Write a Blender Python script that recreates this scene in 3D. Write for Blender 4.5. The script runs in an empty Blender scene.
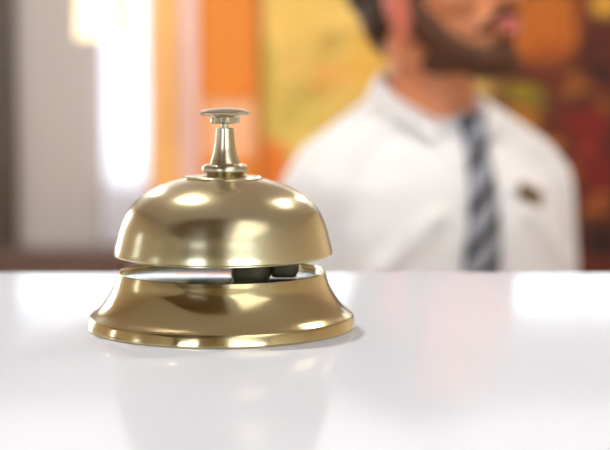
import bpy, bmesh, math, random
from mathutils import Vector, Matrix
from mathutils.bvhtree import BVHTree
random.seed(3)
S = bpy.context.scene
COL = S.collection
R = math.radians
PI = math.pi

# ------------------------------------------------------------------ frame
CT = 1.20                       # counter top height
CAMZ = CT + 0.0765
F = 1500.0
PITCH = math.atan2(225 - 86, F)

def at(px, py, Y):
    """point of the plane y=Y seen at photo pixel (px, py)"""
    x, y, z = (px - 305) / F, -(py - 225) / F, -1.0
    a = PI / 2 - PITCH
    d = Vector((x, y * math.cos(a) - z * math.sin(a), y * math.sin(a) + z * math.cos(a)))
    return Vector((0, 0, CAMZ)) + d * (Y / d.y)

def srgb(r, g, b, k=1.0):
    def f(c):
        c /= 255.0
        return (c / 12.92 if c <= 0.04045 else ((c + 0.055) / 1.055) ** 2.4) * k
    return (f(r), f(g), f(b), 1.0)

# ------------------------------------------------------------------ materials
def mat(name, col, rough=0.6, metal=0.0, spec=0.5, coat=0.0, vary=0.0, vscale=8.0, bump=0.0, bscale=40.0,
        rvary=0.0, emit=None, estr=0.0, trans=0.0, sheen=0.0):
    m = bpy.data.materials.new(name)
    m.use_nodes = True
    nt = m.node_tree
    b = nt.nodes['Principled BSDF']
    b.inputs['Base Color'].default_value = col
    b.inputs['Roughness'].default_value = rough
    b.inputs['Metallic'].default_value = metal
    b.inputs['Specular IOR Level'].default_value = spec
    b.inputs['Coat Weight'].default_value = coat
    b.inputs['Transmission Weight'].default_value = trans
    b.inputs['Sheen Weight'].default_value = sheen
    if emit:
        b.inputs['Emission Color'].default_value = emit
        b.inputs['Emission Strength'].default_value = estr
    tc = nt.nodes.new('ShaderNodeTexCoord')
    if vary:
        n = nt.nodes.new('ShaderNodeTexNoise'); n.inputs['Scale'].default_value = vscale; n.inputs['Detail'].default_value = 5
        nt.links.new(tc.outputs['Object'], n.inputs['Vector'])
        mx = nt.nodes.new('ShaderNodeMix'); mx.data_type = 'RGBA'
        mx.inputs[6].default_value = tuple(c * (1 - vary) for c in col[:3]) + (1,)
        mx.inputs[7].default_value = tuple(min(1, c * (1 + vary)) for c in col[:3]) + (1,)
        nt.links.new(n.outputs['Fac'], mx.inputs[0]); nt.links.new(mx.outputs[2], b.inputs['Base Color'])
    if rvary:
        n = nt.nodes.new('ShaderNodeTexNoise'); n.inputs['Scale'].default_value = vscale * 3; n.inputs['Detail'].default_value = 6
        nt.links.new(tc.outputs['Object'], n.inputs['Vector'])
        mr = nt.nodes.new('ShaderNodeMapRange'); mr.inputs['To Min'].default_value = max(0.02, rough - rvary); mr.inputs['To Max'].default_value = rough + rvary
        mr.inputs['From Min'].default_value = 0.3; mr.inputs['From Max'].default_value = 0.7
        nt.links.new(n.outputs['Fac'], mr.inputs['Value']); nt.links.new(mr.outputs['Result'], b.inputs['Roughness'])
    if bump:
        n = nt.nodes.new('ShaderNodeTexNoise'); n.inputs['Scale'].default_value = bscale; n.inputs['Detail'].default_value = 4
        nt.links.new(tc.outputs['Object'], n.inputs['Vector'])
        bp = nt.nodes.new('ShaderNodeBump'); bp.inputs['Strength'].default_value = bump; bp.inputs['Distance'].default_value = 0.002
        nt.links.new(n.outputs['Fac'], bp.inputs['Height']); nt.links.new(bp.outputs['Normal'], b.inputs['Normal'])
    return m

def wood(name, c1, c2, rough=0.35, scale=6.0, coat=0.0):
    m = mat(name, c1, rough, coat=coat)
    nt = m.node_tree; b = nt.nodes['Principled BSDF']
    tc = nt.nodes.new('ShaderNodeTexCoord'); mp = nt.nodes.new('ShaderNodeMapping')
    mp.inputs['Scale'].default_value = (scale * 6, scale * 6, scale * 0.35)
    n = nt.nodes.new('ShaderNodeTexNoise'); n.inputs['Scale'].default_value = 1.0; n.inputs['Detail'].default_value = 6; n.inputs['Distortion'].default_value = 0.6
    rp = nt.nodes.new('ShaderNodeValToRGB'); rp.color_ramp.elements[0].color = c1; rp.color_ramp.elements[1].color = c2
    rp.color_ramp.elements[0].position = 0.3; rp.color_ramp.elements[1].position = 0.7
    nt.links.new(tc.outputs['Object'], mp.inputs['Vector']); nt.links.new(mp.outputs['Vector'], n.inputs['Vector'])
    nt.links.new(n.outputs['Fac'], rp.inputs['Fac']); nt.links.new(rp.outputs['Color'], b.inputs['Base Color'])
    return m

def glass(name, tint=(1, 1, 1, 1), gloss=0.08):
    m = bpy.data.materials.new(name); m.use_nodes = True
    nt = m.node_tree; nt.nodes.clear()
    o = nt.nodes.new('ShaderNodeOutputMaterial'); mx = nt.nodes.new('ShaderNodeMixShader'); mx.inputs[0].default_value = gloss
    t = nt.nodes.new('ShaderNodeBsdfTransparent'); t.inputs[0].default_value = tint
    g = nt.nodes.new('ShaderNodeBsdfGlossy'); g.inputs['Roughness'].default_value = 0.02
    nt.links.new(t.outputs[0], mx.inputs[1]); nt.links.new(g.outputs[0], mx.inputs[2]); nt.links.new(mx.outputs[0], o.inputs[0])
    return m

def emitter(name, col, strength):
    m = bpy.data.materials.new(name); m.use_nodes = True
    nt = m.node_tree; nt.nodes.clear()
    o = nt.nodes.new('ShaderNodeOutputMaterial'); e = nt.nodes.new('ShaderNodeEmission')
    e.inputs[0].default_value = col; e.inputs[1].default_value = strength
    nt.links.new(e.outputs[0], o.inputs[0])
    return m

def sheer(name, col):
    m = bpy.data.materials.new(name); m.use_nodes = True
    nt = m.node_tree; nt.nodes.clear()
    o = nt.nodes.new('ShaderNodeOutputMaterial'); mx = nt.nodes.new('ShaderNodeMixShader'); mx.inputs[0].default_value = 0.55
    d = nt.nodes.new('ShaderNodeBsdfDiffuse'); d.inputs[0].default_value = col
    t = nt.nodes.new('ShaderNodeBsdfTranslucent'); t.inputs[0].default_value = col
    nt.links.new(d.outputs[0], mx.inputs[1]); nt.links.new(t.outputs[0], mx.inputs[2]); nt.links.new(mx.outputs[0], o.inputs[0])
    return m

# ------------------------------------------------------------------ mesh helpers
def link(name, me, m=None, parent=None, smooth=False, loc=None):
    o = bpy.data.objects.new(name, me)
    COL.objects.link(o)
    if m: me.materials.append(m)
    if parent: o.parent = parent
    if loc is not None: o.location = loc
    if smooth:
        for p in me.polygons: p.use_smooth = True
    return o

def from_bm(name, bm, m, parent=None, smooth=False, loc=None):
    bmesh.ops.recalc_face_normals(bm, faces=bm.faces)
    me = bpy.data.meshes.new(name); bm.to_mesh(me); bm.free()
    return link(name, me, m, parent, smooth, loc)

def bm_box(bm, x0, x1, y0, y1, z0, z1):
    v = [bm.verts.new(p) for p in ((x0,y0,z0),(x1,y0,z0),(x1,y1,z0),(x0,y1,z0),(x0,y0,z1),(x1,y0,z1),(x1,y1,z1),(x0,y1,z1))]
    for f in ((0,3,2,1),(4,5,6,7),(0,1,5,4),(1,2,6,5),(2,3,7,6),(3,0,4,7)):
        bm.faces.new([v[i] for i in f])

def boxes(name, bs, m, parent=None, bevel=0.0, segs=3):
    bm = bmesh.new()
    for b in bs: bm_box(bm, *b)
    o = from_bm(name, bm, m, parent)
    if bevel:
        md = o.modifiers.new('bevel', 'BEVEL'); md.width = bevel; md.segments = segs; md.limit_method = 'ANGLE'
        for p in o.data.polygons: p.use_smooth = True
        o.data.set_sharp_from_angle(angle=R(30)) if hasattr(o.data, 'set_sharp_from_angle') else None
        md.harden_normals = False
    return o

def catmull(pts, n=8):
    out = []
    P = [Vector(p) for p in pts]
    for i in range(len(P) - 1):
        p0 = P[i - 1] if i > 0 else P[i] * 2 - P[i + 1]
        p1, p2 = P[i], P[i + 1]
        p3 = P[i + 2] if i + 2 < len(P) else P[i + 1] * 2 - P[i]
        for k in range(n):
            t = k / n
            out.append(0.5 * ((2 * p1) + (p2 - p0) * t + (2 * p0 - 5 * p1 + 4 * p2 - p3) * t * t + (3 * p1 - p0 - 3 * p2 + p3) * t ** 3))
    out.append(P[-1])
    return [(p[0], p[1]) for p in out]

def round_corners(pts, rad, n=4):
    """closed profile polygon -> rounded corners; rad one value or per point"""
    out = []
    N = len(pts)
    for i in range(N):
        p = Vector(pts[i]); a = Vector(pts[i - 1]) - p; b = Vector(pts[(i + 1) % N]) - p
        r = rad[i] if isinstance(rad, (list, tuple)) else rad
        r = min(r, a.length * 0.45, b.length * 0.45)
        if r <= 1e-7: out.append(tuple(p)); continue
        s, e = p + a.normalized() * r, p + b.normalized() * r
        for k in range(n + 1):
            t = k / n
            q = s * (1 - t) ** 2 + p * 2 * t * (1 - t) + e * t * t
            out.append((q[0], q[1]))
    return out

def lathe(name, prof, m, parent=None, seg=128, closed=True, loc=None):
    """prof (r, z) in metres; closed profile loops unless it touches the axis"""
    bm = bmesh.new()
    rings = []
    for r, z in prof:
        if r < 1e-6: rings.append([bm.verts.new((0, 0, z))])
        else: rings.append([bm.verts.new((r * math.cos(2*PI*k/seg), r * math.sin(2*PI*k/seg), z)) for k in range(seg)])
    n = len(rings)
    for i in range(n if closed else n - 1):
        a, b = rings[i], rings[(i + 1) % n]
        for k in range(seg):
            k2 = (k + 1) % seg
            if len(a) == 1 and len(b) == 1: break
            if len(a) == 1: bm.faces.new((a[0], b[k], b[k2]))
            elif len(b) == 1: bm.faces.new((a[k], b[0], a[k2]))
            else: bm.faces.new((a[k], b[k], b[k2], a[k2]))
    o = from_bm(name, bm, m, parent, True, loc)
    o.data.set_sharp_from_angle(angle=R(28))
    return o

def empty(name, loc=(0,0,0), rz=0):
    o = bpy.data.objects.new(name, None); COL.objects.link(o)
    o.location = loc; o.rotation_euler = (0, 0, rz); o.empty_display_size = 0.05
    return o

def tag(o, label, cat=None, group=None, kind=None):
    o['label'] = label
    if cat: o['category'] = cat
    if group: o['group'] = group
    if kind: o['kind'] = kind
    return o

def struct(o, label=None):
    o['kind'] = 'structure'
    if label: o['label'] = label
    return o

# ellipsoids + tapered limbs -> one skin
_SPH = {}
def bm_ell(bm, c, r, rot=None, u=20, v=12):
    """add an ellipsoid to a bmesh, or (quickly) to a Blobs list"""
    if (u, v) not in _SPH:
        vs = [(0, 0, 1)] + [(math.sin(PI*j/v)*math.cos(2*PI*k/u), math.sin(PI*j/v)*math.sin(2*PI*k/u), math.cos(PI*j/v)) for j in range(1, v) for k in range(u)] + [(0, 0, -1)]
        fs = [(0, 1+k, 1+(k+1) % u) for k in range(u)]
        for j in range(v - 2):
            a, b = 1 + j*u, 1 + (j+1)*u
            fs += [(a+k, b+k, b+(k+1) % u, a+(k+1) % u) for k in range(u)]
        a = 1 + (v-2)*u
        fs += [(a+k, len(vs)-1, a+(k+1) % u) for k in range(u)]
        _SPH[(u, v)] = (vs, fs)
    vs, fs = _SPH[(u, v)]
    m = rot if rot else Matrix.Identity(3)
    c = Vector(c)
    co = [c + m @ Vector((p[0]*r[0], p[1]*r[1], p[2]*r[2])) for p in vs]
    if isinstance(bm, Blobs):
        b = len(bm.v); bm.v += co; bm.f += [tuple(i+b for i in f) for f in fs]
    else:
        w = [bm.verts.new(p) for p in co]
        for f in fs: bm.faces.new([w[i] for i in f])

class Blobs:
    """overlapping closed shapes collected as plain lists, later grown into one skin"""
    def __init__(self): self.v, self.f = [], []

def bm_limb(bm, pts, seg=18):
    """pts: list of (x,y,z,r): tapered tube with round ends"""
    P = [Vector(p[:3]) for p in pts]; rad = [p[3] for p in pts]
    for i in range(len(P) - 1):
        L = (P[i + 1] - P[i]).length
        n = max(2, int(L / (min(rad[i], rad[i + 1]) * 0.3)))
        for k in range(n + 1):
            t = k / n
            r = rad[i] * (1 - t) + rad[i + 1] * t
            bm_ell(bm, P[i].lerp(P[i + 1], t), (r, r, r), None, seg, seg // 2)

def bm_loft(bm, secs, seg=40, e=2.3):
    b = len(bm.v)
    for z, hx, hy, cy in secs:
        for k in range(seg):
            a = 2 * PI * k / seg
            c, s = math.cos(a), math.sin(a)
            bm.v.append(Vector((hx * math.copysign(abs(c) ** (2 / e), c), cy + hy * math.copysign(abs(s) ** (2 / e), s), z)))
    for j in range(len(secs) - 1):
        for k in range(seg):
            p, q = b + j*seg, b + (j+1)*seg
            bm.f.append((p+k, p+(k+1) % seg, q+(k+1) % seg, q+k))
    bm.f.append(tuple(b + k for k in reversed(range(seg)))); bm.f.append(tuple(b + (len(secs)-1)*seg + k for k in range(seg)))

def skin(name, bm, m, parent, voxel=0.006, smooth=8, fac=0.5):
    me = bpy.data.meshes.new('tmp'); me.from_pydata(bm.v, [], bm.f); me.update()
    t = bpy.data.objects.new('tmp', me); COL.objects.link(t)
    a = t.modifiers.new('r', 'REMESH'); a.mode = 'VOXEL'; a.voxel_size = voxel
    b = t.modifiers.new('s', 'SMOOTH'); b.iterations = smooth; b.factor = fac
    dg = bpy.context.evaluated_depsgraph_get()
    out = bpy.data.meshes.new_from_object(t.evaluated_get(dg), depsgraph=dg)
    bpy.data.objects.remove(t); bpy.data.meshes.remove(me)
    out.name = name
    out.materials.clear()
    return link(name, out, m, parent, True)

# ------------------------------------------------------------------ palette
M = {}
M['dome'] = mat('satin_brass', (0.61, 0.54, 0.345, 1), 0.22, 1.0, rvary=0.03, vscale=25, vary=0.04)
M['base'] = mat('polished_brass', (0.58, 0.485, 0.27, 1), 0.15, 1.0, rvary=0.07, vscale=18, vary=0.10)
M['button'] = mat('nickel_brass', (0.58, 0.52, 0.37, 1), 0.22, 1.0, rvary=0.04, vscale=60)
M['plate'] = mat('pale_steel', (0.82, 0.94, 1.0, 1), 0.15, 1.0)
M['dark_iron'] = mat('dark_iron', (0.085, 0.07, 0.03, 1), 0.45, 0.4, vary=0.5, vscale=200)
M['counter'] = mat('gloss_white_counter', (0.76, 0.80, 0.885, 1), 0.085, spec=0.03, vary=0.01, vscale=3)
M['desk'] = mat('desk_front', (0.72, 0.72, 0.73, 1), 0.4)
M['ceiling'] = mat('ceiling_white', (0.78, 0.77, 0.76, 1), 0.9, bump=0.1)
M['wall'] = mat('wall_grey', srgb(176, 167, 160), 0.85, bump=0.15, vary=0.03, vscale=2)
M['wall_warm'] = mat('wall_cream', srgb(226, 212, 186), 0.85, bump=0.15, vary=0.03, vscale=2)
M['wall_tan'] = mat('wall_tan', srgb(200, 178, 140), 0.85, bump=0.15, vary=0.03, vscale=2)
M['walnut'] = wood('walnut', srgb(118, 96, 66), srgb(134, 110, 78), 0.4, 4)
M['floor'] = wood('floor_boards', srgb(120, 82, 50), srgb(150, 104, 66), 0.4, 3)
M['pine'] = wood('orange_pine', srgb(214, 118, 12), srgb(224, 134, 24), 0.3, 5)
M['pine_light'] = wood('light_pine', srgb(232, 170, 96), srgb(240, 182, 112), 0.3, 5)
M['pine_glare'] = wood('glare_pine', srgb(232, 170, 120), srgb(240, 186, 140), 0.3, 5)  # same door pine, with the glare on its varnish put into the colour
M['pine_sheen'] = wood('pinkish_sheen_trim', srgb(222, 180, 168), srgb(232, 196, 186), 0.3, 5)  # pinkish tone is reflected light on the varnished edge, put into the colour
M['dark_wood'] = wood('dark_wood', srgb(58, 44, 26), srgb(74, 56, 36), 0.4, 5)
M['brown_wood'] = wood('brown_wood', srgb(88, 66, 58), srgb(104, 78, 68), 0.4, 5)
M['lilac'] = mat('lilac_grey_panel', srgb(214, 204, 214), 0.7)
M['white_paint'] = mat('white_paint', (0.82, 0.82, 0.82, 1), 0.4)
M['sheer'] = sheer('white_sheer', (0.9, 0.9, 0.92, 1))
M['glass'] = glass('pane_glass')
M['shade'] = mat('cream_shade', srgb(250, 236, 200), 0.8, emit=srgb(255, 232, 180), estr=0.45)
M['black_metal'] = mat('black_metal', (0.03, 0.03, 0.03, 1), 0.4, 0.8)
M['chrome'] = mat('chrome', (0.7, 0.7, 0.7, 1), 0.15, 1.0)
M['shirt'] = mat('white_cotton', (0.86, 0.855, 0.86, 1), 0.85, sheen=0.1, bump=0.05, bscale=300)
M['trousers'] = mat('charcoal_trousers', (0.03, 0.032, 0.04, 1), 0.9, vary=0.1)
M['hair'] = mat('dark_brown_hair', srgb(62, 40, 22), 0.6, vary=0.35, vscale=90, bump=0.6, bscale=180)
M['beard'] = mat('brown_beard', srgb(88, 50, 24), 0.7, vary=0.4, vscale=90, bump=0.6, bscale=220)
M['lips'] = mat('lips', srgb(208, 112, 104), 0.45)
M['eye'] = mat('eye_white', (0.8, 0.78, 0.75, 1), 0.2)
M['iris'] = mat('brown_iris', srgb(60, 36, 20), 0.15)
M['brass_badge'] = mat('aged_brass_badge', srgb(150, 118, 70), 0.35, 0.7, vary=0.3, vscale=60)
M['dark_badge'] = mat('dark_badge_inlay', srgb(64, 56, 48), 0.5)
M['stool'] = mat('stool_leather', (0.04, 0.035, 0.03, 1), 0.5, bump=0.2)
M['shoe'] = mat('black_shoe', (0.02, 0.02, 0.02, 1), 0.25)

def skin_mat():
    m = mat('skin', srgb(228, 148, 100), 0.5, vary=0.10, vscale=14, bump=0.05)
    b = m.node_tree.nodes['Principled BSDF']
    b.inputs['Subsurface Weight'].default_value = 0.15
    b.inputs['Subsurface Radius'].default_value = (0.02, 0.008, 0.004)
    b.inputs['Subsurface Scale'].default_value = 0.5
    return m
M['skin'] = skin_mat()
M['ear'] = mat('ear_skin', srgb(220, 120, 92), 0.5)

def tie_mat():
    m = mat('striped_silk', srgb(128, 134, 146), 0.45)
    nt = m.node_tree; b = nt.nodes['Principled BSDF']
    tc = nt.nodes.new('ShaderNodeTexCoord'); sp = nt.nodes.new('ShaderNodeSeparateXYZ')
    nt.links.new(tc.outputs['Object'], sp.inputs[0])
    def ma(op, a, bb):
        n = nt.nodes.new('ShaderNodeMath'); n.operation = op
        for i, q in enumerate((a, bb)):
            if isinstance(q, (int, float)): n.inputs[i].default_value = q
            else: nt.links.new(q, n.inputs[i])
        return n.outputs[0]
    s = ma('SUBTRACT', sp.outputs['Z'], ma('MULTIPLY', sp.outputs['X'], 0.80))
    ph = ma('FRACT', ma('DIVIDE', ma('ADD', s, 0.012), 0.040), 0)
    st = ma('LESS_THAN', ph, 0.37)
    mx = nt.nodes.new('ShaderNodeMix'); mx.data_type = 'RGBA'
    mx.inputs[6].default_value = srgb(146, 150, 160); mx.inputs[7].default_value = srgb(12, 16, 32)
    nt.links.new(st, mx.inputs[0]); nt.links.new(mx.outputs[2], b.inputs['Base Color'])
    return m
M['tie'] = tie_mat()

# ------------------------------------------------------------------ room shell
YB, YF, XL, XR, ZC = 7.0, -2.6, -2.4, 2.8, 2.62
struct(boxes('floor', [(XL-.1, XR+.1, YF-.1, YB+.1, -.1, 0)], M['floor']))
struct(boxes('ceiling', [(XL-.1, XR+.1, YF-.1, YB+.1, ZC, ZC+.1)], M['ceiling']))
# back wall with an opening for the narrow window
wx0, wx1 = at(107, 100, YB).x, at(149, 100, YB).x
wz0, wz1 = at(0, 182, YB).z, 1.93
rb0, rb1, rbz0, rbz1 = -1.9, 2.4, 2.02, 2.18            # long clerestory window under the ceiling
struct(boxes('wall_back', [(XL-.1, wx0, YB, YB+.12, 0, rbz0), (wx1, XR+.1, YB, YB+.12, 0, rbz0),
                           (wx0, wx1, YB, YB+.12, 0, wz0), (wx0, wx1, YB, YB+.12, wz1, rbz0), (XL-.1, XR+.1, YB, YB+.12, rbz1, ZC),
                           (XL-.1, rb0, YB, YB+.12, rbz0, rbz1), (rb1, XR+.1, YB, YB+.12, rbz0, rbz1)], M['wall']))
LW = [(-.42, -.17, 1.25, 1.75), (.85, 1.1, 1.3, 1.9), (3.4, 5.6, .95, 2.2)]       # windows of the left wall; the large last one is added as unseen fill
bs = [(XL-.1, XL, YF, YB, 0, .95), (XL-.1, XL, YF, YB, 2.2, ZC)]
ys = [YF] + [v for w in LW for v in w[:2]] + [YB]
for i in range(0, len(ys), 2): bs.append((XL-.1, XL, ys[i], ys[i+1], .95, 2.2))
bs += [(XL-.1, XL, w[0], w[1], .95, w[2]) for w in LW if w[2] > .95] + [(XL-.1, XL, w[0], w[1], w[3], 2.2) for w in LW if w[3] < 2.2]
struct(boxes('wall_left', bs, M['wall_warm']))
struct(boxes('wall_right', [(XR, XR+.1, YF, YB, 0, ZC)], M['wall_warm']))
# wall behind the camera with two mullioned windows
FW = [(-2.1, -0.95), (0.45, 2.5)]
fz0, fz1 = 1.2, 2.35
bs = [(XL-.1, XR+.1, YF-.1, YF, 0, fz0), (XL-.1, XR+.1, YF-.1, YF, fz1, ZC)]
xs = [XL-.1] + [v for w in FW for v in w] + [XR+.1]
for i in range(0, len(xs), 2): bs.append((xs[i], xs[i+1], YF-.1, YF, fz0, fz1))
struct(boxes('wall_front', bs, M['wall_tan']))

def window(name, x0, x1, z0, z1, y0, y1, nx, nz, t=0.045, mt=0.022, turn=None):
    w = struct(empty(name, ((x0+x1)/2, (y0+y1)/2, z0)))
    ox, oy, oz = w.location
    def rel(b): return (b[0]-ox, b[1]-ox, b[2]-oy, b[3]-oy, b[4]-oz, b[5]-oz)
    bs = [(x0, x0+t, y0, y1, z0, z1), (x1-t, x1, y0, y1, z0, z1), (x0+t, x1-t, y0, y1, z0, z0+t), (x0+t, x1-t, y0, y1, z1-t, z1)]
    for i in range(1, nx):
        x = x0 + (x1-x0)*i/nx; bs.append((x-mt/2, x+mt/2, y0, y1, z0+t, z1-t))
    for i in range(1, nz):
        z = z0 + (z1-z0)*i/nz; bs.append((x0+t, x1-t, y0+.003, y1-.003, z-mt/2, z+mt/2))
    boxes('window_frame', [rel(b) for b in bs], M['white_paint'], w)
    ym = (y0+y1)/2
    boxes('window_pane', [rel((x0+t*.5, x1-t*.5, ym-.002, ym+.002, z0+t*.5, z1-t*.5))], M['glass'], w)
    if turn: w.location, w.rotation_euler = turn
    return w
window('window_1', wx0, wx1, wz0, wz1, YB+.03, YB+.09, 1, 2, 0.02, 0.018)
window('window_2', FW[0][0], FW[0][1], fz0, fz1, YF-.08, YF-.03, 2, 3)
window('window_3', FW[1][0], FW[1][1], fz0, fz1, YF-.08, YF-.03, 2, 1)
window('window_4', rb0, rb1, rbz0, rbz1, YB+.03, YB+.08, 4, 1, .012, .02)
for i, (a, b_, c, d) in enumerate(LW):
    window('window_%d' % (5 + i), -(b_-a)/2, (b_-a)/2, c, d, -.025, .025, 2 if i < 2 else 4, 3, .045, .03, ((XL-.055, (a+b_)/2, c), (0, 0, PI/2)))

# lilac grey wall panel below the narrow window
struct(boxes('trim_1', [(wx0-.005, wx1+.005, YB-.03, YB, 0.0, wz0-.01)], M['lilac'], bevel=.004))
# sheer curtain on the narrow window
def curtain(name, x0, x1, z0, z1, y, m, amp=.012, waves=6):
    bm = bmesh.new(); n = waves * 12; rows = 10; g = []
    for j in range(rows + 1):
        z = z0 + (z1-z0)*j/rows
        g.append([bm.verts.new((x0 + (x1-x0)*i/n, y + amp*math.sin(2*PI*waves*i/n + .2*math.sin(j)) , z)) for i in range(n+1)])
    for a, b in zip(g, g[1:]):
        for i in range(n): bm.faces.new((a[i], a[i+1], b[i+1], b[i]))
    o = from_bm(name, bm, m, None, True)
    md = o.modifiers.new('t', 'SOLIDIFY'); md.thickness = .0015
    return o
cu = empty('sheer_curtain', ((wx0+wx1)/2, YB-.05, wz0))
tag(cu, 'narrow white sheer curtain glowing over the bright back window', 'curtain')
c_ = curtain('curtain_cloth', wx0-.02, wx1-.005, at(0, 262, YB).z, wz1+.04, YB-.045, M['sheer'], .010, 5)
c_.parent = cu; c_.matrix_parent_inverse = Matrix.Translation(cu.location).inverted()
bm = bmesh.new(); bmesh.ops.create_cone(bm, cap_ends=True, segments=16, radius1=.007, radius2=.007, depth=wx1-wx0+.06, matrix=Matrix.Rotation(PI/2, 4, 'Y'))
rod = from_bm('curtain_rod', bm, M['chrome'], cu, True, (0, .005, wz1+.045-wz0))

# dark post at the far left edge, standing against the wall
px0, px1 = at(-14, 100, YB-.06).x, at(14, 100, YB-.06).x
struct(boxes('trim_2', [(px0, px1, YB-.06, YB, 0, ZC)], M['dark_wood'], bevel=.006))

# orange pine door with its casing beside the window
dY = YB - .03
d0, d1, d2, d3 = at(150, 0, dY).x, at(178, 0, dY).x, at(198, 0, dY).x, at(259, 0, dY).x
zt = 1.98
struct(boxes('trim_3', [(d0, d1, dY-.03, YB, 0, zt)], M['pine_light'], bevel=.006), 'orange pine door casing')
struct(boxes('trim_4', [(d1+.001, d2, dY-.012, YB, 0, zt)], M['pine_sheen'], bevel=.008), 'varnished door jamb with its pinkish sheen painted in')
dr = struct(empty('door_1', ((d2+d3)/2, dY, 0)))
def rl(bs, o): return [(b[0]-o.location.x, b[1]-o.location.x, b[2]-o.location.y, b[3]-o.location.y, b[4], b[5]) for b in bs]
zmid = at(0, 96, dY).z; zlow = at(0, 158, dY).z
st_ = .022
boxes('door_frame', rl([(d2+.001, d2+st_, dY-.015, YB, .0, zt), (d3-st_, d3, dY-.015, YB, 0, zt), (d2+st_, d3-st_, dY-.015, YB, zmid-.02, zmid+.02),
                        (d2+st_, d3-st_, dY-.015, YB, zt-.06, zt), (d2+st_, d3-st_, dY-.015, YB, 0, zlow)], dr), M['pine'], dr, .004)
boxes('door_panel', rl([(d2+st_, d3-st_, dY-.004, YB, zmid+.02, zt-.06)], dr), M['pine'], dr, .003)
tag(boxes('door_panel', rl([(d2+st_, d3-st_, dY-.004, YB, zlow, zmid-.02)], dr), M['pine_glare'], dr, .003), 'lower pine panel with pale glare painted in')

# painted mural over a pine dado
def mural_mat(patches, base1, base2):
    m = mat('painted_mural', base1, 0.75)
    nt = m.node_tree; b = nt.nodes['Principled BSDF']
    tc = nt.nodes.new('ShaderNodeTexCoord')
    nz = nt.nodes.new('ShaderNodeTexNoise'); nz.inputs['Scale'].default_value = 7; nz.inputs['Detail'].default_value = 5
    nt.links.new(tc.outputs['Object'], nz.inputs['Vector'])
    vs = nt.nodes.new('ShaderNodeVectorMath'); vs.operation = 'MULTIPLY_ADD'
    vs.inputs[1].default_value = (.12, .12, .12); nt.links.new(nz.outputs['Color'], vs.inputs[0]); nt.links.new(tc.outputs['Object'], vs.inputs[2])
    off = nt.nodes.new('ShaderNodeVectorMath'); off.operation = 'SUBTRACT'; off.inputs[1].default_value = (.06, .06, .06)
    nt.links.new(vs.outputs[0], off.inputs[0])
    n2 = nt.nodes.new('ShaderNodeTexNoise'); n2.inputs['Scale'].default_value = 12; n2.inputs['Detail'].default_value = 7; n2.inputs['Roughness'].default_value = .7
    mp = nt.nodes.new('ShaderNodeMapping'); mp.inputs['Scale'].default_value = (.7, 1, 1.5)
    nt.links.new(tc.outputs['Object'], mp.inputs['Vector']); nt.links.new(mp.outputs[0], n2.inputs['Vector'])
    rp = nt.nodes.new('ShaderNodeValToRGB'); rp.color_ramp.elements[0].color = base2; rp.color_ramp.elements[1].color = base1
    rp.color_ramp.elements[0].position = .34; rp.color_ramp.elements[1].position = .56
    nt.links.new(n2.outputs['Fac'], rp.inputs['Fac'])
    cur = rp.outputs['Color']
    for (cx, cz, rx, rz, col, a, hard) in patches:
        mp = nt.nodes.new('ShaderNodeMapping'); mp.vector_type = 'POINT'
        mp.inputs['Location'].default_value = (-cx/rx, 0, -cz/rz); mp.inputs['Scale'].default_value = (1/rx, 0, 1/rz)
        nt.links.new(off.outputs[0], mp.inputs['Vector'])
        ln = nt.nodes.new('ShaderNodeVectorMath'); ln.operation = 'LENGTH'; nt.links.new(mp.outputs[0], ln.inputs[0])
        mr = nt.nodes.new('ShaderNodeMapRange'); mr.interpolation_type = 'SMOOTHSTEP'
        mr.inputs['From Min'].default_value = 1.0; mr.inputs['From Max'].default_value = hard
        mr.inputs['To Min'].default_value = 0; mr.inputs['To Max'].default_value = a
        nt.links.new(ln.outputs['Value'], mr.inputs['Value'])
        mx = nt.nodes.new('ShaderNodeMix'); mx.data_type = 'RGBA'; mx.inputs[7].default_value = col
        nt.links.new(mr.outputs[0], mx.inputs[0]); nt.links.new(cur, mx.inputs[6]); cur = mx.outputs[2]
    nt.links.new(cur, b.inputs['Base Color'])
    return m
mY = YB - .035
mx0, mx1 = at(262, 0, mY).x, at(760, 0, mY).x
mz0, mz1 = at(0, 285, mY).z, 1.96
K = 1.0
def pt(px, py, rx, ry, col, a=.9, hard=.3):
    p = at(px, py, mY); s = mY / F
    return (p.x - mx0, p.z - mz0, rx*s, ry*s, srgb(*col, K), a, hard)
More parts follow.
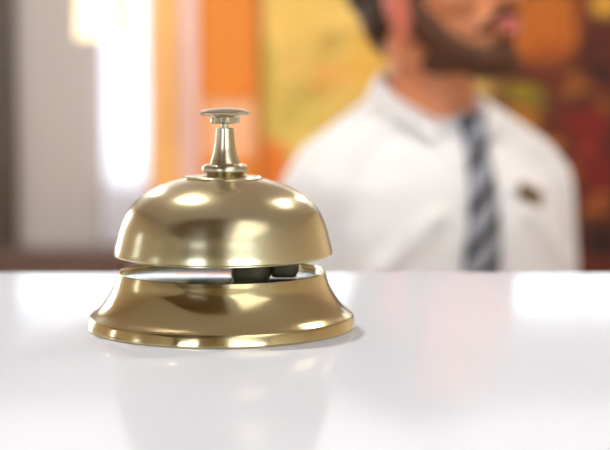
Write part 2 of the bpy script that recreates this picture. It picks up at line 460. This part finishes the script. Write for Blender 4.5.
patches = [
    pt(262, 90, 14, 110, (168, 150, 44), .7), pt(300, 20, 60, 40, (236, 196, 96), .5), pt(330, 40, 18, 14, (176, 140, 62), .8),
    pt(305, 95, 30, 14, (172, 152, 66), .8), pt(335, 72, 40, 10, (224, 150, 60), .7), pt(285, 70, 16, 8, (222, 168, 92), .6),
    pt(300, 120, 40, 22, (205, 178, 84), .8), pt(262, 168, 34, 40, (214, 106, 22), .95, .5), pt(370, 60, 30, 50, (222, 164, 50), .6),
    # the dark red side beyond the man
    pt(690, 110, 222, 420, (84, 31, 6), 1, .82), pt(545, 25, 52, 46, (186, 100, 14), .95, .55), pt(548, 50, 30, 12, (150, 66, 12), .8),
    pt(606, 4, 22, 16, (214, 160, 50), .9), pt(590, 45, 18, 40, (70, 16, 8), .9), pt(602, 72, 18, 14, (26, 6, 4), .95, .4),
    pt(553, 80, 20, 8, (98, 32, 12), .9), pt(522, 92, 26, 14, (140, 122, 14), .95, .45), pt(526, 108, 14, 10, (50, 18, 6), .95),
    pt(520, 135, 30, 22, (182, 120, 26), .8), pt(575, 90, 26, 8, (150, 88, 20), .85), pt(588, 125, 34, 26, (118, 14, 6), .95),
    pt(552, 150, 18, 14, (78, 16, 6), .9), pt(600, 170, 40, 36, (108, 16, 6), .95), pt(592, 210, 26, 8, (170, 90, 24), .7),
    pt(602, 240, 26, 24, (30, 6, 4), .95, .4), pt(560, 185, 18, 14, (110, 30, 10), .8), pt(575, 222, 12, 8, (66, 60, 44), .8),
    pt(508, 40, 12, 30, (176, 112, 40), .6),
    pt(530, 22, 5, 34, (140, 66, 10), .7), pt(548, 20, 5, 36, (150, 74, 12), .7), pt(566, 24, 5, 34, (146, 66, 12), .7), pt(582, 8, 10, 30, (96, 34, 8), .8),
    pt(545, 68, 34, 8, (112, 50, 12), .8), pt(572, 78, 14, 8, (168, 98, 22), .8), pt(520, 116, 34, 10, (196, 130, 34), .7), pt(548, 148, 22, 12, (190, 118, 30), .8),
    pt(568, 172, 16, 12, (150, 78, 18), .8), pt(606, 108, 14, 12, (150, 84, 24), .8), pt(580, 100, 12, 8, (70, 24, 8), .8), pt(612, 150, 14, 20, (70, 12, 6), .9),
    pt(584, 150, 12, 8, (160, 44, 14), .7), pt(604, 196, 16, 8, (176, 96, 30), .8), pt(590, 268, 30, 10, (92, 26, 10), .8), pt(540, 104, 10, 10, (110, 104, 20), .8),
    pt(318, 60, 24, 9, (186, 146, 60), .7), pt(292, 112, 18, 10, (150, 140, 52), .7), pt(352, 96, 24, 12, (206, 168, 76), .7), pt(345, 20, 16, 10, (244, 208, 116), .6),
    pt(276, 30, 8, 50, (244, 200, 110), .6), pt(322, 86, 26, 7, (206, 128, 46), .7), pt(280, 130, 14, 9, (182, 164, 80), .7), pt(300, 140, 20, 8, (226, 200, 112), .6),
]
mu = empty('wall_mural', (mx0, mY, mz0))
tag(mu, 'wide painted mural in ochre, orange, green and dark red behind the man', 'painting')
boxes('canvas', [(0, mx1-mx0, 0, .025, 0, mz1-mz0)], mural_mat(patches, srgb(226, 190, 100, K), srgb(190, 154, 70, K)), mu, .003)
boxes('backing_frame', [(.01, mx1-mx0-.01, .025, .035, .01, mz1-mz0-.01)], M['brown_wood'], mu)
struct(boxes('trim_5', [(d3+.001, XR, YB-.03, YB, 0, mz0-.003)], M['pine'], bevel=.004), 'orange pine dado below the mural')

# low brown sideboard in front of the grey wall
sY0, sY1 = YB-.45, YB-.105
szt = at(0, 254, sY0).z
s0, s1 = at(-60, 0, sY0).x, at(121, 0, sY0).x
sb = empty('sideboard', ((s0+s1)/2, (sY0+sY1)/2, 0)); tag(sb, 'low brown wooden sideboard against the grey wall by the dark post', 'sideboard')
w_, h_ = (s1-s0)/2, (sY1-sY0)/2
boxes('carcass', [(-w_+.01, w_-.01, -h_+.02, h_, .06, szt-.025)], M['brown_wood'], sb, .003)
boxes('top_board', [(-w_, w_, -h_, h_, szt-.025, szt)], M['brown_wood'], sb, .004)
for k in range(2):
    xa = -w_+.02 + k*(w_-.015)
    d = boxes('door', [(xa, xa+w_-.025, -h_+.005, -h_+.02, .08, szt-.04)], M['brown_wood'], sb, .003)
    bm = bmesh.new(); bm_ell(bm, (xa+(.05 if k else w_-.075), -h_-.005, szt*.6), (.012, .014, .012)); from_bm('knob', bm, M['brass_badge'], d, True)
for sx in (-1, 1):
    for sy in (-1, 1):
        x, y = sx*(w_-.05), sy*(h_-.05)
        boxes('leg', [(x-.02, x+.02, y-.02, y+.02, 0, .06)], M['brown_wood'], sb)

# cream drum pendant lamp
lp = at(106, 14, 6.2)
pl = empty('pendant_lamp', (lp.x, lp.y, lp.z-.07)); tag(pl, 'cream drum pendant lamp hanging in front of the grey back wall', 'lamp')
lathe('lamp_shade', [(.122, -.03), (.125, -.03), (.115, .25), (.112, .25)], M['shade'], pl, 48)
lathe('lamp_holder', [(0, .09), (.02, .09), (.02, .19), (0, .19)], M['black_metal'], pl, 24, False)
lathe('lamp_cord', [(0, .19), (.003, .19), (.003, ZC-lp.z+.07), (0, ZC-lp.z+.07)], M['black_metal'], pl, 12, False)
bm = bmesh.new(); bm_ell(bm, (0, 0, .05), (.028, .028, .034)); from_bm('bulb', bm, emitter('bulb_glow', (1, .85, .6, 1), 8), pl, True)

# recessed ceiling lights; the back pair is added as unseen room fill
for x, y, r, st, lab in [(-.505, 1.03, .036, 820, 'round recessed ceiling light nearest the bell'), (.905, 1.49, .03, 900, 'small round recessed ceiling light over the seated man'),
                         (-1.2, 4.0, .06, 700, 'added round fill light in the ceiling before the grey wall and sideboard'), (1.2, 4.0, .06, 700, 'added round fill light in the ceiling before the dark red side of the mural')]:
    e = empty('ceiling_light', (x, y, ZC)); tag(e, lab, 'lamp', 'recessed ceiling lights')
    lathe('light_ring', round_corners([(r, -.012), (r+.018, -.008), (r+.018, 0), (r, 0)], .002), M['white_paint'], e, 48)
    lathe('diffuser', [(0, -.008), (r, -.008), (r, -.001), (0, -.001)], emitter('downlight_glow', (1, .95, .88, 1), st), e, 48, False)

# walnut ceiling panel and a soft square ceiling light in the part of the room behind the camera
struct(boxes('trim_6', [(-2.35, .16, -2.4, -.38, ZC-.03, ZC)], M['walnut'], bevel=.006), 'dark walnut ceiling panel')
for cx, cy, hx, hy, lum, lab in ((1.1, -1.45, .6, 1.0, 1.5, 'large square white panel light on the ceiling behind the camera'),
                                 (.2, 5.85, 1.9, .95, 1.3, 'long panel light added unseen on the ceiling in front of the mural wall')):  # added out of view to brighten the counter front and the mural wall
    cpl = empty('ceiling_panel_light', (cx, cy, ZC)); tag(cpl, lab, 'lamp')
    boxes('panel_frame', [(-hx-.02, hx+.02, -hy-.02, -hy, -.03, 0), (-hx-.02, hx+.02, hy, hy+.02, -.03, 0), (-hx-.02, -hx, -hy, hy, -.03, 0), (hx, hx+.02, -hy, hy, -.03, 0)], M['white_paint'], cpl)
    boxes('panel_diffuser', [(-hx, hx, -hy, hy, -.022, -.006)], emitter('panel_glow', (1, .97, .94, 1), lum), cpl)

# ------------------------------------------------------------------ reception counter
ct = boxes('counter_top', [(-1.7, 1.7, .20, .62, CT-.045, CT)], M['counter'], None, .006, 4)
tag(ct, 'glossy white reception counter top under the brass bell', 'counter')
dk = empty('reception_desk', (0, .40, 0)); tag(dk, 'white reception desk body carrying the glossy counter top', 'desk')
boxes('front_panel', [(-1.65, 1.65, -.14, -.11, .08, CT-.045)], M['desk'], dk, .003)
boxes('side_panel', [(-1.65, -1.62, -.11, .19, .0, CT-.045)], M['desk'], dk, .003)
boxes('side_panel', [(1.62, 1.65, -.11, .19, .0, CT-.045)], M['desk'], dk, .003)
boxes('plinth', [(-1.62, 1.62, -.11, -.09, 0, .08)], M['dark_wood'], dk)
boxes('shelf', [(-1.62, 1.62, -.10, .19, .70, .72)], M['desk'], dk)

# ------------------------------------------------------------------ the bell
BD = .476
BX = (221.3 - 305) / F * BD
PXM = BD / F
def rz(r, y): return (r * PXM, .0765 - (y - 86) * PXM)
bell = empty('desk_bell', (BX, BD, CT))
tag(bell, 'brass desk bell with a domed top and push button on the white counter', 'bell')
# flared base: outer skin (concave), stepped foot ring, inner skin
outer = catmull([rz(104.3, 272.4), rz(105.2, 275.2), rz(108.4, 285.5), rz(115.6, 298), rz(124, 308.5), rz(131.8, 314.6)], 8)
inner = catmull([(0.0397, .0045), (0.0365, .008), (0.0335, .0125), (0.0321, .0162)], 6)
lip = [(.0322, .0172), (.0324, .0176), (.0327, .0178), (.0330, .01765)]
prof = inner + lip + outer + [(.04205, .0037), (.0423, .0028), (.0426, .0016), (.0428, .0008), (.0428, .0003), (.0425, 0.0), (.0395, 0.0), (.0393, .0012)]
lathe('base', prof, M['base'], bell, 160)
lathe('base_plate', [(0, .0161), (.0316, .0164), (.0323, .0162), (.0322, .0152), (0, .0150)], M['plate'], bell, 96, False)
# dome shell
do = [rz(r, y) for r, y in ((109.4, 253.2), (108.7, 248), (106.3, 238.5), (102.7, 225), (96.7, 211.5), (89, 201.7), (78, 192.8), (61, 184.3), (41, 178.6), (22, 176.2))]
oc = catmull(do, 8)
th = .0014
ic = [(max(r - th*.9, 0.0005), z - th*.7) for r, z in reversed(oc)]
ic[-1] = (oc[0][0] - th, oc[0][1] - .0001)
lathe('dome', ic + [(oc[0][0]-.0008, oc[0][1]-.0005), (oc[0][0]-.0002, oc[0][1]-.0003)] + oc, M['dome'], bell, 192)
def ring(name, pts, rad, m, closed=False):
    P = [rz(r, y) for r, y in pts]
    return lathe(name, round_corners(P, rad) if closed else P, m, bell, 96, closed)
def solid(name, pts, rads, m):
    P = [rz(r, y) for r, y in pts]
    q = round_corners([(0, P[0][1])] + P + [(0, P[-1][1])], [0] + rads + [0])
    return lathe(name, q, m, bell, 96, False)
solid('washer', [(38, 180), (40, 177.8), (37.5, 175.6), (17, 174.6)], [.0003, .0004, .0003, 0], M['dome'])
solid('collar', [(19, 174.9), (20, 173), (23.2, 171.5), (23.6, 168.5), (22.2, 164.3), (14, 162.6)], [.0001, .0003, .0006, .001, .0008, .0003], M['button'])
stem = catmull([rz(15.2, 163.4), rz(13.6, 159), rz(11.3, 150), rz(9.8, 140), rz(9.0, 131), rz(8.8, 128.2)], 6)
lathe('plunger_stem', [(0, stem[0][1])] + stem + [rz(8.0, 127.6), (0, rz(0, 127.6)[1])], M['button'], bell, 96, False)
solid('pin', [(3.5, 128), (3.5, 122)], [0, 0], M['button'])
bt = [rz(r, y) for r, y in ((13.2, 123.3), (14.4, 122.2), (14.6, 117), (15.5, 115.8), (23.5, 114.8), (25.3, 113.7), (25.5, 112.8), (24.3, 111.2), (19, 109.2), (10, 108.0), (0, 107.6))]
lathe('push_button', [(0, bt[0][1])] + bt, M['button'], bell, 96, False)
# striker seen in the gap
def gap(px, py, dy):
    p = at(px, py, BD + dy); return p.x - BX, dy, p.z - CT
bm = bmesh.new()
def blob(cx, y0, y1, dy, w, d):
    a = gap(cx, y0, dy); b_ = gap(cx, y1, dy)
    z0, z1 = b_[2], a[2]
    hw = w * PXM * .5
    v = []
    for (zz, s) in ((z0, .82), (z0 + (z1-z0)*.3, 1.0), (z1, 1.0)):
        v.append([bm.verts.new((a[0] + hw*s*math.copysign(abs(math.cos(t))**.7, math.cos(t)), dy + d*s*math.copysign(abs(math.sin(t))**.7, math.sin(t)), zz)) for t in [2*PI*k/24 for k in range(24)]])
    for p, q in zip(v, v[1:]):
        for k in range(24): bm.faces.new((p[k], p[(k+1) % 24], q[(k+1) % 24], q[k]))
    bm.faces.new(v[0]); bm.faces.new(v[-1])
blob(251, 256, 282, -.010, 40, .006)
from_bm('striker', bm, M['dark_iron'], bell, True)
bm = bmesh.new()
blob(284, 256, 276, -.008, 30, .005)
from_bm('hammer_arm', bm, M['dark_iron'], bell, True)
lathe('centre_post', [(0, .0156), (.004, .0156), (.003, .0465), (0, .0465)], M['dark_iron'], bell, 32, False, (.0088, -.004, 0))
for o in bell.children:                               # the dome and plunger sit a hair off the base's axis
    n = o.name.split('.')[0]
    if n in ('dome', 'washer'): o.location.x = .0006
    if n in ('collar', 'plunger_stem', 'pin', 'push_button'): o.location.x = .0012

# ------------------------------------------------------------------ the man behind the counter
PD = 1.80
PX_ = PD / F
pc = at(433, 86, PD)
TH = R(30)
man = empty('person', (pc.x, PD, 0), TH)
tag(man, 'bearded man in a white shirt and grey striped tie seated behind the counter', 'person')
def zpy(py): return at(433, py, PD).z
HZ = 1.399; HS = 1.03; HT = R(54) - TH            # head height, extra head turn
HC = Vector((-.006, .012, HZ))
HR = Matrix.Rotation(HT, 3, 'Z') @ Matrix.Rotation(R(-10), 3, 'X')
def h(x, y, z): return HC + HR @ Vector((x*HS, y*HS, z*HS))
bm = Blobs()
# torso, neck, arms, legs
bm_loft(bm, [(.62, .14, .11, .0), (.75, .135, .095, 0), (.95, .145, .10, 0), (1.08, .155, .10, 0), (1.15, .15, .09, .0), (1.19, .115, .075, .005), (1.22, .07, .06, .01)])
bm_limb(bm, [(0, .018, 1.18, .060), (.006, .012, 1.26, .053), (.006, .006, 1.34, .054)])
for s in (-1, 1):
    bm_limb(bm, [(s*.150, 0, 1.145, .045), (s*.178, .02, .89, .034), (s*.150, -.20, .79, .024)])
    bm_limb(bm, [(s*.085, 0, .69, .075), (s*.13, -.40, .53, .052), (s*.13, -.36, .10, .038)])
    # palm and five fingers resting on the thigh
    w = Vector((s*.150, -.20, .79)); dv = Vector((-s*.10, -.95, -.28)).normalized(); sd = Vector((s, -.1, 0)).normalized(); up = Vector((0, -.28, .95)).normalized()
    for q in (-1, -.33, .33, 1):
        bm_limb(bm, [(*(w + sd*.010*q), .014), (*(w + dv*.085 + sd*.030*q), .0105)])
    for q, L in zip((-1, -.33, .33, 1), (.062, .075, .082, .070) if s > 0 else (.062, .075, .082, .070)):
        b0 = w + dv*.085 + sd*.031*(-q*s if s > 0 else q)
        b1 = b0 + (dv*.9 + up*.05)*L*.5; b2 = b1 + (dv*.8 - up*.45)*L*.3; b3 = b2 + (dv*.6 - up*.7)*L*.25
        bm_limb(bm, [(*b0, .0095), (*b1, .0085), (*b2, .0078), (*b3, .0068)], 12)
    t0 = w + dv*.03 - sd*.022*1; t1 = t0 + (dv*.6 - sd*.7)*.038; t2 = t1 + (dv*.9 - sd*.2)*.03
    bm_limb(bm, [(*t0, .012), (*t1, .0105), (*t2, .0085)], 12)
# head
E = lambda c, r, rot=None: bm_ell(bm, h(*c), tuple(q*HS for q in r), HR @ (rot if rot else Matrix.Identity(3)), 28, 18)
E((0, .004, .038), (.073, .088, .083)); E((0, -.015, -.01), (.068, .078, .085)); E((0, -.028, -.055), (.058, .066, .056))
E((0, -.052, -.092), (.036, .040, .030)); E((0, -.070, -.100), (.020, .022, .018)); E((0, -.073, .038), (.045, .018, .022))
E((0, -.088, -.068), (.026, .016, .018))
for s in (-1, 1):
    E((s*.040, -.060, -.030), (.024, .026, .026)); E((s*.030, -.078, .022), (.022, .014, .008))
    E((s*.046, .006, -.072), (.014, .030, .030)); E((s*.011, -.098, -.040), (.009, .012, .009))
    E((s*.074, -.004, -.034), (.009, .019, .034), Matrix.Rotation(R(-12), 3, 'X') @ Matrix.Rotation(R(s*18), 3, 'Z'))
    E((s*.075, -.010, -.062), (.008, .011, .014))
for k in range(7):
    t = k / 6; E((0, -.086 - .026*t, .012 - .050*t), (.008 + .006*t, .011, .011))
body = skin('body', bm, M['skin'], man, .0045, 6)

# ears are redder: tint inside the same continuous mesh by a second material slot
body.data.materials.append(M['ear'])
for p in body.data.polygons:
    q = HR.inverted() @ (p.center - HC) / HS
    if abs(q.x) > .068 and abs(q.y + .006) < .04 and -.085 < q.z < .012: p.material_index = 1

# lips, eyes
bm = Blobs()
for c, r in (((0, -.1035, -.066), (.022, .008, .0055)), ((0, -.1025, -.077), (.019, .008, .006))):
    bm_ell(bm, h(*c), r, HR)
for s in (-1, 1): bm_ell(bm, h(s*.016, -.099, -.0705), (.010, .007, .004), HR)
skin('lips', bm, M['lips'], body, .0015, 3)
for s in (-1, 1):
    bm = bmesh.new(); bm_ell(bm, h(s*.031, -.0795, .006), (.0125, .010, .007), HR); ey = from_bm('eye', bm, M['eye'], body, True)
    bm = bmesh.new(); bm_ell(bm, h(s*.031, -.0880, .006), (.0055, .003, .0055), HR); from_bm('iris', bm, M['iris'], ey, True)
    bm = Blobs()
    for k in range(7): bm_ell(bm, h(s*(.014 + .006*k), -.091 + .0016*k + .0005*k*k, .030 + .002*math.sin(k/6*PI)), (.006, .004, .0035), HR)
    skin('eyebrow', bm, M['hair'], man, .002, 2)

# hair: cap over the skull, down behind the ears to the nape
bm = Blobs()
E2 = lambda c, r, rot=None: bm_ell(bm, h(*c), tuple(q*HS for q in r), HR @ (rot if rot else Matrix.Identity(3)), 28, 18)
E2((0, .030, .060), (.079, .088, .075)); E2((0, .034, .018), (.074, .064, .075)); E2((0, .040, -.030), (.055, .042, .055))
E2((0, -.020, .092), (.067, .062, .036))
for s in (-1, 1):
    E2((s*.062, .010, .045), (.018, .050, .040)); E2((s*.050, .034, -.034), (.020, .022, .032)); E2((s*.070, -.034, .005), (.008, .012, .034))
skin('hair', bm, M['hair'], man, .004, 4)
# beard: along both jaws, chin and moustache
bm = Blobs()
E3 = lambda c, r: bm_ell(bm, h(*c), tuple(q*HS for q in r), HR, 20, 12)
for s in (-1, 1):
    for k in range(13):
        t = k / 12
        x = s * (.066 - .040*t*t - .012*t); y = -.016 - .066*t; z = -.040 - .066*math.sin(t*PI/2)
        E3((x, y, z), (.0125, .018, .020 - .004*t))
    for k in range(6):
        t = k/5; E3((s*(.006 + .024*t), -.104 + .020*t*t, -.054 - .020*t*t), (.008, .0065, .006))
    E3((s*.030, -.040, -.098), (.030, .040, .016))
E3((0, -.084, -.100), (.026, .018, .020)); E3((0, -.070, -.112), (.028, .028, .014)); E3((0, -.097, -.090), (.012, .008, .008))
skin('beard', bm, M['beard'], man, .004, 4)

# shirt: torso and long sleeves
bm = Blobs()
secs = [(.66, .162, .128, 0), (.75, .155, .112, 0), (.92, .162, .116, 0), (1.04, .170, .118, 0), (1.11, .172, .112, 0), (1.16, .160, .100, .002),
        (1.195, .128, .088, .006), (1.222, .086, .074, .012), (1.238, .066, .064, .014)]
bm_loft(bm, secs, 48)
for s in (-1, 1):
    bm_limb(bm, [(s*.060, .014, 1.217, .050), (s*.135, .004, 1.168, .054)])
    bm_limb(bm, [(s*.146, .0, 1.148, .058), (s*.170, .010, 1.05, .053), (s*.180, .02, .89, .047), (s*.152, -.185, .795, .034)])
# soft folds
for s in (-1, 1):
    bm_limb(bm, [(s*.06, -.100, 1.13, .012), (s*.13, -.080, 1.07, .014), (s*.13, -.085, .98, .010)])
shirt = skin('shirt', bm, M['shirt'], man, .006, 7)
# button placket
vt = BVHTree.FromPolygons([v.co for v in shirt.data.vertices], [p.vertices for p in shirt.data.polygons])
def chest(x, z):
    hit = vt.ray_cast(Vector((x, -.5, z)), Vector((0, 1, 0)))
    return hit[0].y if hit[0] else -.1
def strip(name, path, m, parent, thick=.003, lift=.002, n=6):
    """path: (x, z, halfwidth) down the chest"""
    bm = bmesh.new(); rows = []
    for x, z, w in path:
        row = []
        for k in range(n + 1):
            u = -1 + 2*k/n
            row.append(bm.verts.new((x + u*w, min(chest(x, z), chest(x + u*w*.8, z)) - lift - .004*(1-u*u), z)))
        rows.append(row)
    for a, b_ in zip(rows, rows[1:]):
        for k in range(n): bm.faces.new((a[k], a[k+1], b_[k+1], b_[k]))
    o = from_bm(name, bm, m, parent, True)
    md = o.modifiers.new('t', 'SOLIDIFY'); md.thickness = thick; md.offset = 1
    return o
tz = [1.222, 1.205, 1.18, 1.15, 1.11, 1.07, 1.03, .98, .93, .88, .84, .80]
tw = [.013, .0145, .0165, .019, .0225, .0255, .0285, .032, .035, .038, .026, .003]
tie = strip('necktie', [((z-1.165)*.15, z, w) for z, w in zip(tz, tw)], M['tie'], man, .003, .003)
bm = bmesh.new()
rows = []
for z, w, d in ((1.246, .021, .012), (1.236, .020, .018), (1.222, .0165, .018), (1.210, .0125, .012)):
    cy = chest(0, min(z, 1.235)) - .004
    rows.append([bm.verts.new((.009 + w*math.cos(t), cy - d*.5 + d*.6*math.sin(t), z)) for t in [2*PI*k/20 for k in range(20)]])
for a, b_ in zip(rows, rows[1:]):
    for k in range(20): bm.faces.new((a[k], a[(k+1) % 20], b_[(k+1) % 20], b_[k]))
bm.faces.new(rows[0]); bm.faces.new(rows[-1])
from_bm('tie_knot', bm, M['tie'], tie, True)
# shirt collar: a folded band with two points
bm = bmesh.new(); n = 48; r0, r1, r2 = [], [], []
for k in range(n + 1):
    u = k / n; a = R(22) + (2*PI - R(44)) * u          # 0 = front
    fr = math.cos(a) * .5 + .5                          # 1 at the front, 0 at the back
    dx, dy = math.sin(a), -math.cos(a)
    zt_ = 1.312 - .068*fr**1.5; zb = 1.255 - .030*fr - (.020 * max(0, (fr - .85)/.15))
    r0.append(bm.verts.new((.004 + .057*dx, .010 + .060*dy, zt_ - .035)))
    r1.append(bm.verts.new((.004 + .0585*dx, .010 + .0615*dy, zt_)))
    r2.append(bm.verts.new(((.080 + .012*fr)*dx*(1 if fr < .9 else 1.15), .010 + (.080 + .014*fr)*dy, zb)))
for a, b_ in ((r0, r1), (r1, r2)):
    for k in range(n): bm.faces.new((a[k], a[k+1], b_[k+1], b_[k]))
co = from_bm('collar', bm, M['shirt'], shirt, True)
md = co.modifiers.new('t', 'SOLIDIFY'); md.thickness = .0025
md = co.modifiers.new('s', 'SUBSURF'); md.levels = 1; md.render_levels = 2
# trousers and shoes
bm = Blobs()
bm_loft(bm, [(.605, .160, .125, .01), (.66, .166, .130, 0), (.74, .158, .116, 0)], 40)
for s in (-1, 1):
    bm_limb(bm, [(s*.085, 0, .685, .088), (s*.13, -.40, .53, .064), (s*.13, -.36, .10, .052)])
skin('trousers', bm, M['trousers'], man, .008, 5)
for s in (-1, 1):
    bm = Blobs(); bm_limb(bm, [(s*.13, -.345, .042, .040), (s*.135, -.43, .038, .037), (s*.14, -.51, .032, .031)])
    bm_limb(bm, [(s*.13, -.355, .12, .040), (s*.13, -.35, .05, .040)])
    skin('shoe', bm, M['shoe'], man, .006, 4)
# stool that carries him
stl = empty('office_stool', (pc.x, PD, 0), TH); tag(stl, 'black swivel stool under the seated man behind the counter', 'stool')
lathe('seat', round_corners([(0, .54), (.19, .54), (.20, .60), (0, .606)], [0, .015, .02, 0]), M['stool'], stl, 48, False)
lathe('column', [(0, .05), (.028, .05), (.028, .54), (0, .54)], M['chrome'], stl, 24, False)
lathe('foot_plate', round_corners([(0, .0), (.22, .0), (.22, .02), (.03, .05), (0, .05)], [0, .005, .008, .01, 0]), M['chrome'], stl, 48, False)
# name badge
bxl, bz = .072, zpy(192)
by = chest(bxl, bz)
bw = empty('name_badge', (0, 0, 0)); tag(bw, 'small brass name badge pinned to the white shirt chest', 'badge')
nrm = Vector((.35, -.93, .12)).normalized()
Mz = Matrix.Translation(Vector((pc.x, PD, 0))) @ Matrix.Rotation(TH, 4, 'Z')
bw.location = Mz @ Vector((bxl, by - .004, bz)); bw.rotation_euler = (R(-4), R(20), TH + R(18))
boxes('badge_plate', [(-.024, .024, -.002, .002, -.010, .010)], M['brass_badge'], bw, .0012)
boxes('badge_inlay', [(-.020, .010, -.0028, -.0019, -.006, .003)], M['dark_badge'], bw)

# ------------------------------------------------------------------ light
W = bpy.data.worlds.new('sky'); S.world = W; W.use_nodes = True
nt = W.node_tree; bg = nt.nodes['Background']
bg.inputs[0].default_value = (.72, .85, 1.0, 1); bg.inputs[1].default_value = 3.6
def area(name, loc, rot, sx, sy, power, col):
    l = bpy.data.lights.new(name, 'AREA'); l.shape = 'RECTANGLE'; l.size = sx; l.size_y = sy; l.energy = power; l.color = col
    o = bpy.data.objects.new(name, l); COL.objects.link(o); o.location = loc; o.rotation_euler = rot
    return o
def sky_through(x, y, z, rot, w, h, lum, col=(.90, .95, 1)):
    return area('daylight', (x, y, z), rot, w, h, lum * PI * w * h, col)
for (a, b_), lum in zip(FW, (1.1, 1.1)):
    sky_through((a+b_)/2, YF-.16, (fz0+fz1)/2, (R(90), 0, 0), b_-a, fz1-fz0, lum)
for (a, b_, c, d), lum in zip(LW, (2.6, 2.6, 3.4)):
    sky_through(XL-.16, (a+b_)/2, (c+d)/2, (R(90), 0, R(-90)), b_-a, d-c, lum)
sky_through((wx0+wx1)/2, YB+.25, (wz0+wz1)/2, (R(-90), 0, 0), .4, .9, 6)
# ------------------------------------------------------------------ camera
cd = bpy.data.cameras.new('camera'); cam = bpy.data.objects.new('camera', cd); COL.objects.link(cam)
cam.location = (0, 0, CAMZ); cam.rotation_euler = (PI/2 - PITCH, 0, 0)
cd.sensor_fit = 'HORIZONTAL'; cd.sensor_width = 36; cd.lens = F / 610 * 36
cd.clip_start = .01
cd.dof.use_dof = True; cd.dof.focus_distance = .447; cd.dof.aperture_fstop = (cd.lens / 7.4)
S.camera = cam
S.view_settings.view_transform = 'Standard'; S.view_settings.look = 'None'
S.view_settings.exposure = 0.64; S.view_settings.gamma = 1.0; S.view_settings.use_curve_mapping = False
S.cycles.use_denoising = True
S.cycles.sample_clamp_indirect = 8
